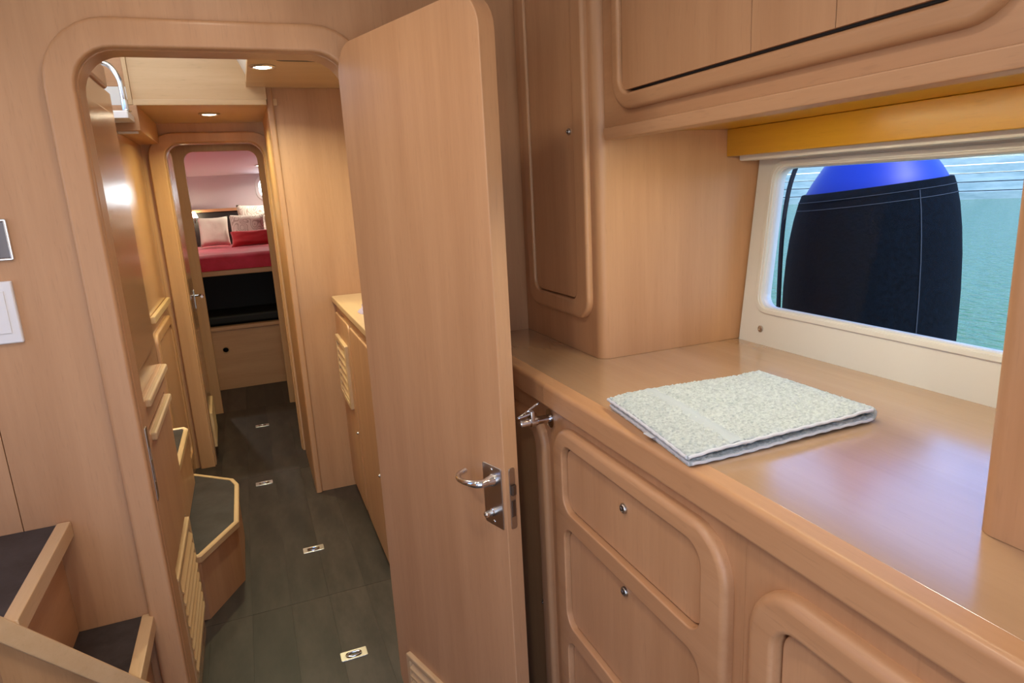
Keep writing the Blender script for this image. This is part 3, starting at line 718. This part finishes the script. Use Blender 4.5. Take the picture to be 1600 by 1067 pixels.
# right passage cabinet
XR = .342
pr_ = thing('passage_sideboard', (.6, 2.5, 0), 'low beech sideboard with louvred door beyond the open door', 'cabinet')
obj('carcass', box(B(), (XR+.012, 1.70, 0), (1.05, 3.079, .908)), 'beech_Z', pr_)
P = PX(XR+.012)
obj('face_frame', plate(B(), P, (1.70, .0, 3.078, .907, .0005), (), 0, .006, .001), 'beech_Z', pr_)
obj('sideboard_top', box(B(), (XR-.012, 1.70, .910), (1.06, 3.0785, .937), .006), 'beech_light_Y', None, 'pale beech top of the passage sideboard', 'worktop')
for (a, b_, z0, z1, nm) in ((2.66, 3.062, .04, .87, 0), (2.18, 2.64, .04, .87, 1)):
    d = obj('cabinet_door', plate(B(), PX(XR+.0055), (a, z0, b_, z1, .035), (), 0, .012, .006), 'beech_Z', pr_)
    knob(d, (XR-.0065, a+.03, .40), .006)
    if nm: continue
    PL = PX(XR-.0065)
    lf = obj('louvre_frame', plate(B(), PL, (a+.07, .49, b_-.03, .77, .006), [(a+.095, .515, b_-.055, .745, .003)], 0, .014, .004), 'beech_light_Y', d)
    obj('vent_gap_shade', plate(B(), PL, (a+.094, .514, b_-.054, .746, .003), (), -.001, .0008, .0002), 'black', d)  # black sheet stands for the shade behind these slats
    s0 = None
    for k in range(6):
        if s0 is None:
            bm = B(); z = .712
            quadprism(bm, [(XR-.0195, a+.096, z), (XR-.0195, b_-.056, z), (XR-.008, b_-.056, z+.018), (XR-.008, a+.096, z+.018)], (0, 0, -.006))
            s0 = obj('louvre_slat', bm, 'beech_light_Y', lf)
        else: inst(s0, lf, (0, 0, -k*.036))
bm = B(); rows = []
for i in range(9):
    r = []
    for k in range(14):
        a = 2*PI*k/14; rad = .05*math.sin(PI*min(.98, .5+i/18))*(1+.25*math.sin(3*a+i))
        r.append(bm.verts.new((.425+rad*math.cos(a)*1.1, 2.50+rad*math.sin(a)*1.5, .9375+.055*(i/8)**.8+.004*math.sin(5*a+i))))
    rows.append(r)
for a, c in zip(rows[:-1], rows[1:]):
    for k in range(14): bm.faces.new((a[k], a[(k+1) % 14], c[(k+1) % 14], c[k]))
bm.faces.new(rows[0]); bm.faces.new(rows[-1])
obj('lilac_cloth', bm, 'lilac_cloth', None, 'crumpled lilac cloth on the passage sideboard', 'cloth', smooth=80)

# floor hatch lifting rings
ringpos = [(.142, 1.835, 0), (.091, 2.541, 0), (-.072, 3.316, 0), (-.054, 4.247, 0)]
rlab = ['steel floor hatch ring nearest the camera', 'steel floor hatch ring beside the open door', 'steel floor hatch ring level with the six-sided step', 'steel floor hatch ring inside the far doorway']
src = None
for (x, y, z), lb in zip(ringpos, rlab):
    r = thing('hatch_ring', (x, y, .0002), lb, 'hatch ring', 'floor hatch rings')
    if src is None:
        pl = obj('plate', plate(B(), PZ(.0002), (x-.040, y-.021, x+.040, y+.021, .004), [(x-.024, y-.014, x+.024, y+.014, .012)], 0, .0025, .001), 'bright_steel', r)
        ri = obj('ring', tube(B(), [Vector((x+.017*math.cos(a)*1.2, y+.010*math.sin(a), .0025)) for a in [2*PI*i/20 for i in range(20)]], .0022, 8, True), 'chrome', r)
        cu = obj('cup', plate(B(), PZ(.0001), (x-.025, y-.015, x+.025, y+.015, .012), (), 0, .0006, .0001), 'dark_steel', r)
        src = [pl, ri, cu]
    else:
        for s in src: inst(s, r, (0, 0, 0))

# recessed downlights
def downlight(p, label, power, col=(1, .78, .48), r=.034, spot=True):
    t = thing('downlight', p, label, 'downlight', 'recessed downlights'); p = Vector(p)
    obj('trim_ring', lathe(B(), [(r, 0), (r+.010, .0008), (r+.011, .003), (r+.006, .006), (r, .0062), (r-.003, .003)], p, (0, 0, -1), 28), 'bright_steel', t)
    obj('lens', lathe(B(), [(0, .0005), (r-.003, .0005), (r-.003, .003), (r*.6, .0058), (0, .0065)], p, (0, 0, -1), 24), 'lamp_glow', t)
    ld = bpy.data.lights.new('downlight_lamp', 'AREA'); ld.shape = 'DISK'; ld.size = r*2; ld.energy = power; ld.color = col; ld.spread = math.radians(150)
    lo = bpy.data.objects.new('lamp', ld); C.objects.link(lo); lo.parent = t; lo.location = (0, 0, -.009)
    return t
downlight((.136, 2.60, 1.834), 'lit downlight in the low ceiling behind the open door', 7.5, (1, .98, .70))
downlight((-.074, 3.333, 1.764), 'lit downlight in the soffit before the far doorway', 4.8, (1, 1, .48))
downlight((-.02, 1.25, 1.96), 'galley downlight near the doorway', 1.0, (1, .88, .76))
downlight((.05, .75, 1.96), 'galley downlight over the drawers', 2.2, (1, .88, .76))
downlight((-.3, -.5, 1.96), 'added fill lamp nearest the after bulkhead', 9, (1, .92, .86))  # unseen lamp added to brighten the open door and tall cabinet
downlight((-.5, .75, 1.96), 'galley downlight over the saloon steps', 3.0, (1, .88, .76))
downlight((-.08, 4.25, 1.86), 'added fill lamp in the vestibule past the far doorway', 1.6, (1, .92, .55), .025)  # unseen lamp added to brighten the dark vestibule
ld = bpy.data.lights.new('strip_lamp', 'AREA'); ld.shape = 'RECTANGLE'; ld.size = .02; ld.size_y = .56; ld.energy = 1.15; ld.color = (1, .98, .66)
lo = bpy.data.objects.new('lamp', ld); C.objects.link(lo); lo.parent = ul; lo.location = (-.046, 0, .0115)

# ceiling hatch
hh = thing('ceiling_hatch', (.30, 2.24, 1.82), 'dark rimmed skylight hatch in the low ceiling', 'hatch')
obj('rim', plate(B(), PZd(1.8335), (.17, 2.0, .44, 2.475, .03), [(.195, 2.025, .415, 2.45, .02)], 0, .006, .002), 'seal_black', hh)
obj('pane', plate(B(), PZd(1.843), (.19, 2.02, .42, 2.455, .02), (), 0, .006, .001), 'hatch_light', hh)

# ================================================================== BEYOND THE FAR DOORWAY
wv = obj('wall_vestibule', box(B(), (-.44, Y2+.072, 0), (-.42, 4.66, 1.9)), 'beech_Z', None, 'beech vestibule wall behind the open far door', 'wall', None, 'structure')
obj('wall_vestibule', box(B(), (.30, Y2+.072, 0), (.32, 4.66, 1.9)), 'beech_Z', None, 'beech vestibule wall on the right past the far doorway', 'wall', None, 'structure')
obj('ceiling', box(B(), (-.45, Y2+.031, 1.86), (.33, 4.66, 1.9)), 'beech_X', None, 'beech vestibule ceiling', 'ceiling', None, 'structure')
DG = (-.288, -.3, .140, 1.697, .06)
obj('wall_cabin', plate(B(), PY(4.66), (-1.2, -.3, 1.2, 2.05, .0005), [(DG[0], -.2, DG[2], DG[3], .06)], -.03, 0, .004, hb=.004), 'beech_Z', None, 'beech cabin bulkhead with rounded opening before the bed', 'wall', None, 'structure')
# open far door
d2 = thing('door_2', (-.325, 4.0, .02), 'open beech far door with small lever handle and foot louvre', 'door', None, 'structure')
Q = Plane((-.304, 3.785, 0), (-.03, 1, 0), (0, 0, 1), (1, .03, 0))
obj('leaf', plate(B(), Q, (0, .02, .455, 1.66, .06), (), -.034, 0, .003), 'beech_gloss_Z', d2)
hr = Q.p(.415, .865, 0)
hd2 = obj('lever_handle', tube(B(), bez([hr, hr+Q.N*.03, hr+Q.N*.042-Q.U*.02, hr+Q.N*.042-Q.U*.09], 6), .008, 10), 'chrome', d2, 'chrome lever handle')
obj('lock_plate', plate(B(), Q, (.39, .79, .44, .90, .003), (), .0002, .003, .001), 'steel', d2)
lf = obj('louvre_frame', plate(B(), Q, (.03, .06, .40, .26, .006), [(.05, .08, .38, .24, .003)], .0003, .013, .004), 'beech_light_Y', d2)
s0 = None
for k in range(6):
    if s0 is None:
        bm = B(); z = .215
        quadprism(bm, [Q.p(.051, z, .012), Q.p(.379, z, .012), Q.p(.379, z+.018, .001), Q.p(.051, z+.018, .001)], (0, 0, -.005)); s0 = obj('louvre_slat', bm, 'beech_light_Y', lf)
    else: inst(s0, lf, (0, 0, -k*.025))

# cabin shell
obj('wall_berth', box(B(), (-1.2, 7.0, 0), (1.2, 7.03, 1.66)), 'white_lining', None, 'pinkish white lining at the head of the berth', 'wall', None, 'structure')
obj('wall_berth', box(B(), (-1.23, 4.69, 0), (-1.2, 7.03, 2.1)), 'white_lining', None, 'cabin lining left of the berth', 'wall', None, 'structure')
obj('wall_berth', box(B(), (1.2, 4.69, 0), (1.23, 7.03, 2.1)), 'white_lining', None, 'cabin lining right of the berth', 'wall', None, 'structure')
bm = B(); quadprism(bm, [(-1.2, 7.03, 1.635), (1.2, 7.03, 1.635), (1.2, 4.69, 1.95), (-1.2, 4.69, 1.95)], (0, 0, .03))
obj('ceiling', bm, 'white_lining', None, 'sloping pinkish white cabin ceiling', 'ceiling', None, 'structure')
obj('headboard', box(B(), (-1.1, 6.93, .8), (1.1, 6.995, 1.305), .01), 'headboard_dark', None, 'dark padded headboard behind the pillows', 'headboard')
obj('headboard_rail', box(B(), (-1.15, 6.915, 1.306), (1.15, 6.999, 1.335), .006), 'beech_X', None, 'beech rail along the top of the headboard', 'rail')
# bed
bd = thing('berth', (0, 6.1, 0), 'raised double berth with red cover over a dark open locker', 'bed')
bb_ = plate(B(), PY(5.272), (-1.0, 0, 1.0, .455, .0005), [(-.263, .284, -.223, .324, .0199)], -.02, 0, .001)
obj('base_panel', bb_, 'beech_X', bd)
hg = obj('hole_grommet', plate(B(), PY(5.2715), (-.272, .275, -.214, .333, .0285), [(-.263, .284, -.223, .324, .0199)], 0, .004, .0015), 'beech_dark_shade_Z', bd)
obj('ledge', box(B(), (-1.0, 5.255, .455), (1.0, 5.32, .482), .005), 'beech_X', bd)
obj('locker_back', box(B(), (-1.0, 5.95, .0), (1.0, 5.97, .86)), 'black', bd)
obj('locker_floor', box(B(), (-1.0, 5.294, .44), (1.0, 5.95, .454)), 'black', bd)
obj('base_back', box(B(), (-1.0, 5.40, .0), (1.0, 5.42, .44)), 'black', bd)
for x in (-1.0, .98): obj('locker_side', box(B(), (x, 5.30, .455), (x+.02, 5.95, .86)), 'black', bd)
obj('platform', box(B(), (-1.0, 5.255, .862), (1.0, 6.92, .898), .006), 'beech_X', bd)
bm = B(); nx, ny = 40, 34; top = []
for j in range(ny+1):
    r = []
    for i in range(nx+1):
        x = -.98+1.96*i/nx; y = 5.262+1.64*j/ny
        ed = min(x+.98, .98-x, y-5.262, 6.902-y); k = max(0, 1-ed/.05)
        z = 1.012-.018*(j/ny)-.035*k*k + .006*noise.noise(Vector((x*5, y*5, 1)))
        r.append(bm.verts.new((x, y+(.008*k if j < 3 else 0), z)))
    top.append(r)
for j in range(ny):
    for i in range(nx): bm.faces.new((top[j][i], top[j][i+1], top[j+1][i+1], top[j+1][i]))
rim = [top[0][i] for i in range(nx+1)]+[top[j][nx] for j in range(1, ny+1)]+[top[ny][i] for i in range(nx-1, -1, -1)]+[top[j][0] for j in range(ny-1, 0, -1)]
low = [bm.verts.new((v.co.x, v.co.y+(.004 if v.co.y < 5.3 else 0), .9)) for v in rim]
for i in range(len(rim)): bm.faces.new((rim[i], rim[(i+1) % len(rim)], low[(i+1) % len(rim)], low[i]))
bm.faces.new(low)
obj('red_cover', bm, 'red_cloth', bd, 'crimson bed cover over the mattress', smooth=70)
lk_ = obj('locker_cushion', box(B(), (-.95, 5.5, .455), (.95, 5.9, .53), .02, 3), 'headboard_dark', None, 'dark cushion inside the open berth locker', 'cushion')
def pillow(name, c, w, h, t, lean, rotz, mat, label):
    bm = B(); n = 16; gr_ = {}
    for sd_ in (1, -1):
        for i in range(n+1):
            for j in range(n+1):
                u, v = 2*i/n-1, 2*j/n-1
                e = max(0, (1-u**4))*max(0, (1-v**4)); dd_ = t/2*e**.45
                pin = 1-.10*(abs(u)*(1-v*v)*0+ (1-abs(v)**2)*abs(u)**6 + 0)
                x = u*w/2*(1-.07*(1-v*v)*abs(u)**3); z = v*h/2*(1-.09*(1-u*u)*abs(v)**3)
                if sd_ == -1 and (i in (0, n) or j in (0, n)): gr_[(sd_, i, j)] = gr_[(1, i, j)]; continue
                wr = .006*noise.noise(Vector((u*3, v*3, c[0]*9+sd_)))
                gr_[(sd_, i, j)] = bm.verts.new((x, -sd_*(dd_+(wr if dd_ > .01 else 0)), z))
    for sd_ in (1, -1):
        for i in range(n):
            for j in range(n):
                bm.faces.new((gr_[(sd_, i, j)], gr_[(sd_, i+1, j)], gr_[(sd_, i+1, j+1)], gr_[(sd_, i, j+1)]))
    M = Matrix.Translation(Vector(c)) @ Matrix.Rotation(rotz, 4, 'Z') @ Matrix.Rotation(lean, 4, 'X')
    bmesh.ops.transform(bm, matrix=M, verts=bm.verts[:])
    lo_ = min(v.co.z for v in bm.verts); 
    for v in bm.verts: v.co.z += (1.010-lo_)
    return obj(name, bm, mat, None, label, 'pillow', 'pillows on the berth', smooth=80)
pillow('pillow', (-.245, 6.46, 1.1), .25, .27, .13, -.30, .0, 'cream_cloth', 'plain cream pillow at the left of the berth')
pillow('pillow', (.035, 6.36, 1.1), .29, .28, .12, -.30, -.05, 'pattern_cloth', 'beige patterned pillow behind the red cushion')
pillow('pillow', (.17, 6.74, 1.1), .42, .36, .12, -.24, .0, 'pattern_cloth', 'beige patterned pillow propped against the headboard')
pillow('pillow', (.33, 6.45, 1.1), .30, .27, .12, -.28, .06, 'pattern_cloth', 'beige patterned pillow half hidden by the door frame')
pillow('cushion', (.085, 6.14, 1.1), .40, .14, .10, -.30, .02, 'red_cushion', 'long red cushion in front of the patterned pillows')
# reading lamp
rl = thing('reading_lamp', (-.41, 6.88, 1.20), 'small lit reading lamp left of the pillows', 'lamp')
obj('bracket', tube(B(), bez([(-.41, 6.925, 1.22), (-.41, 6.89, 1.24), (-.41, 6.86, 1.29), (-.41, 6.85, 1.315)], 5), .006, 10), 'steel', rl)
obj('shade', lathe(B(), [(.006, 0), (.014, -.004), (.032, -.055), (.030, -.055), (.012, -.006), (.004, -.004)], (-.41, 6.85, 1.318), (0, 0, 1), 20), 'lamp_glow', rl)
ld = bpy.data.lights.new('reading_bulb', 'POINT'); ld.energy = 1.2; ld.color = (1, .8, .5); ld.shadow_soft_size = .02
lo = bpy.data.objects.new('lamp', ld); C.objects.link(lo); lo.parent = rl; lo.location = (0, -.05, .05)
# porthole
ph = thing('window_2', (.28, 6.99, 1.42), 'small rounded white porthole at the head of the cabin', 'window', None, 'structure')
obj('frame', plate(B(), PY(6.9995), (.155, 1.385, .56, 1.625, .09), [(.190, 1.42, .525, 1.59, .06)], 0, .018, .007), 'white_plastic', ph)
obj('pane', plate(B(), PY(6.9995), (.188, 1.418, .527, 1.592, .06), (), 0, .006, .001), 'porthole_glow', ph)
downlight((.20, 6.55, 1.699), 'small cabin downlight by the porthole', 4, (1, .88, .74), .025)
downlight((-.55, 5.9, 1.78), 'cabin downlight over the berth', 4.5, (1, .88, .76), .03)

# ================================================================== OUTSIDE
wtr = B(); a = [wtr.verts.new(p) for p in ((1.32, -60, .2), (90, -60, .2), (90, 90, .2), (1.32, 90, .2))]; wtr.faces.new(a)
obj('water', wtr, 'water', None, 'rippled blue-green water outside the window', 'water', None, 'structure', smooth=0)
# far bank lies across the line of sight: direction (1088, 691)
bd_ = Vector((.844, .536, 0)); bs2 = Vector((-.536, .844, 0)); b0_ = bd_*28
bank = thing('river_bank', b0_+Vector((0, 0, .2)), 'pale stepped stone bank across the water', 'bank')
for k in range(7):
    bm = B(); off = k*.55; z0 = .18+k*.30
    c0 = b0_+bd_*off
    quadprism(bm, [c0-bs2*45+Vector((0, 0, z0)), c0+bs2*45+Vector((0, 0, z0)), c0+bs2*45+Vector((0, 0, z0+.27)), c0-bs2*45+Vector((0, 0, z0+.27))], bd_*2.6)
    obj('stone_course', bm, 'bank_stone', bank, smooth=0)
bm = B(); N_ = 60; g = []
for j in range(10):
    r = []
    for i in range(N_+1):
        p = b0_+bd_*(5.0+j*1.4)+bs2*(-45+90*i/N_)
        z = 2.2+.6*j**1.05+.8*noise.noise(Vector((i*.35, j*.6, 3)))*min(1, j/2)
        r.append(bm.verts.new((p.x, p.y, z)))
    g.append(r)
for j in range(9):
    for i in range(N_): bm.faces.new((g[j][i], g[j][i+1], g[j+1][i+1], g[j+1][i]))
obj('grass_slope', bm, 'grass_bank', None, 'green slope rising behind the stone bank', 'slope', None, 'structure', smooth=60)

# fender hanging outside the window
def skew(bm, zz):
    """the cover's upper edge is cut on a slant"""
    for v in bm.verts:
        k = max(0, min(1, (v.co.z-zz-.55)/.33)); k = k*k*(3-2*k)
        v.co.z += k*.105*((v.co.x-1.50)*.639-(v.co.y-1.245)*.769)
    return bm
fx, fy = 1.50, 1.245
fe = thing('fender', (fx, fy, .45), 'big blue boat fender in a dark navy cover outside the window', 'fender')
obj('bladder', skew(lathe(B(), [(0, .0), (.12, .01), (.185, .07), (.190, .2), (.190, .60), (.183, .73), (.172, .82), (.164, .872), (.146, .905), (.124, .938), (.104, .965), (.06, .995), (.042, 1.03), (.042, 1.07), (.03, 1.08), (0, 1.08)], (fx, fy, .45), (0, 0, 1), 48), .45), 'fender_blue', fe, 'bright blue inflatable top', smooth=60)
obj('cover', skew(lathe(B(), [(.186, .03), (.2035, .12), (.206, .3), (.206, .52), (.2048, .62), (.2005, .70), (.1945, .76), (.1860, .815), (.1755, .860), (.1685, .880), (.164, .881)], (fx, fy, .45), (0, 0, 1), 64), .45), 'fender_cover', fe, 'dark navy fabric cover', smooth=60)
for z, rr_ in ((.862, .1758), (.842, .1800)):
    obj('stitching', skew(tube(B(), [(fx+rr_*math.cos(a), fy+rr_*math.sin(a), .45+z) for a in [2*PI*i/64 for i in range(64)]], .0009, 6, True), .45), 'stitch', fe)
am = math.atan2(-fy, -fx)+.55
obj('side_seam', skew(tube(B(), [(fx+r_*math.cos(am), fy+r_*math.sin(am), .45+z) for r_, z in ((.2045, .12), (.207, .3), (.207, .52), (.2058, .62), (.2015, .70), (.1955, .76), (.187, .815), (.1765, .86))], .0014, 6), .45), 'stitch', fe)
ar = math.atan2(.769, -.639)
rp = [(.214, .25), (.216, .5), (.215, .72), (.207, .84), (.190, .925), (.15, 1.02), (.10, 1.10)]
obj('rope', tube(B(), bez([(fx+r_*math.cos(ar), fy+r_*math.sin(ar), .45+z) for r_, z in rp], 6), .006, 10), 'rope', fe)
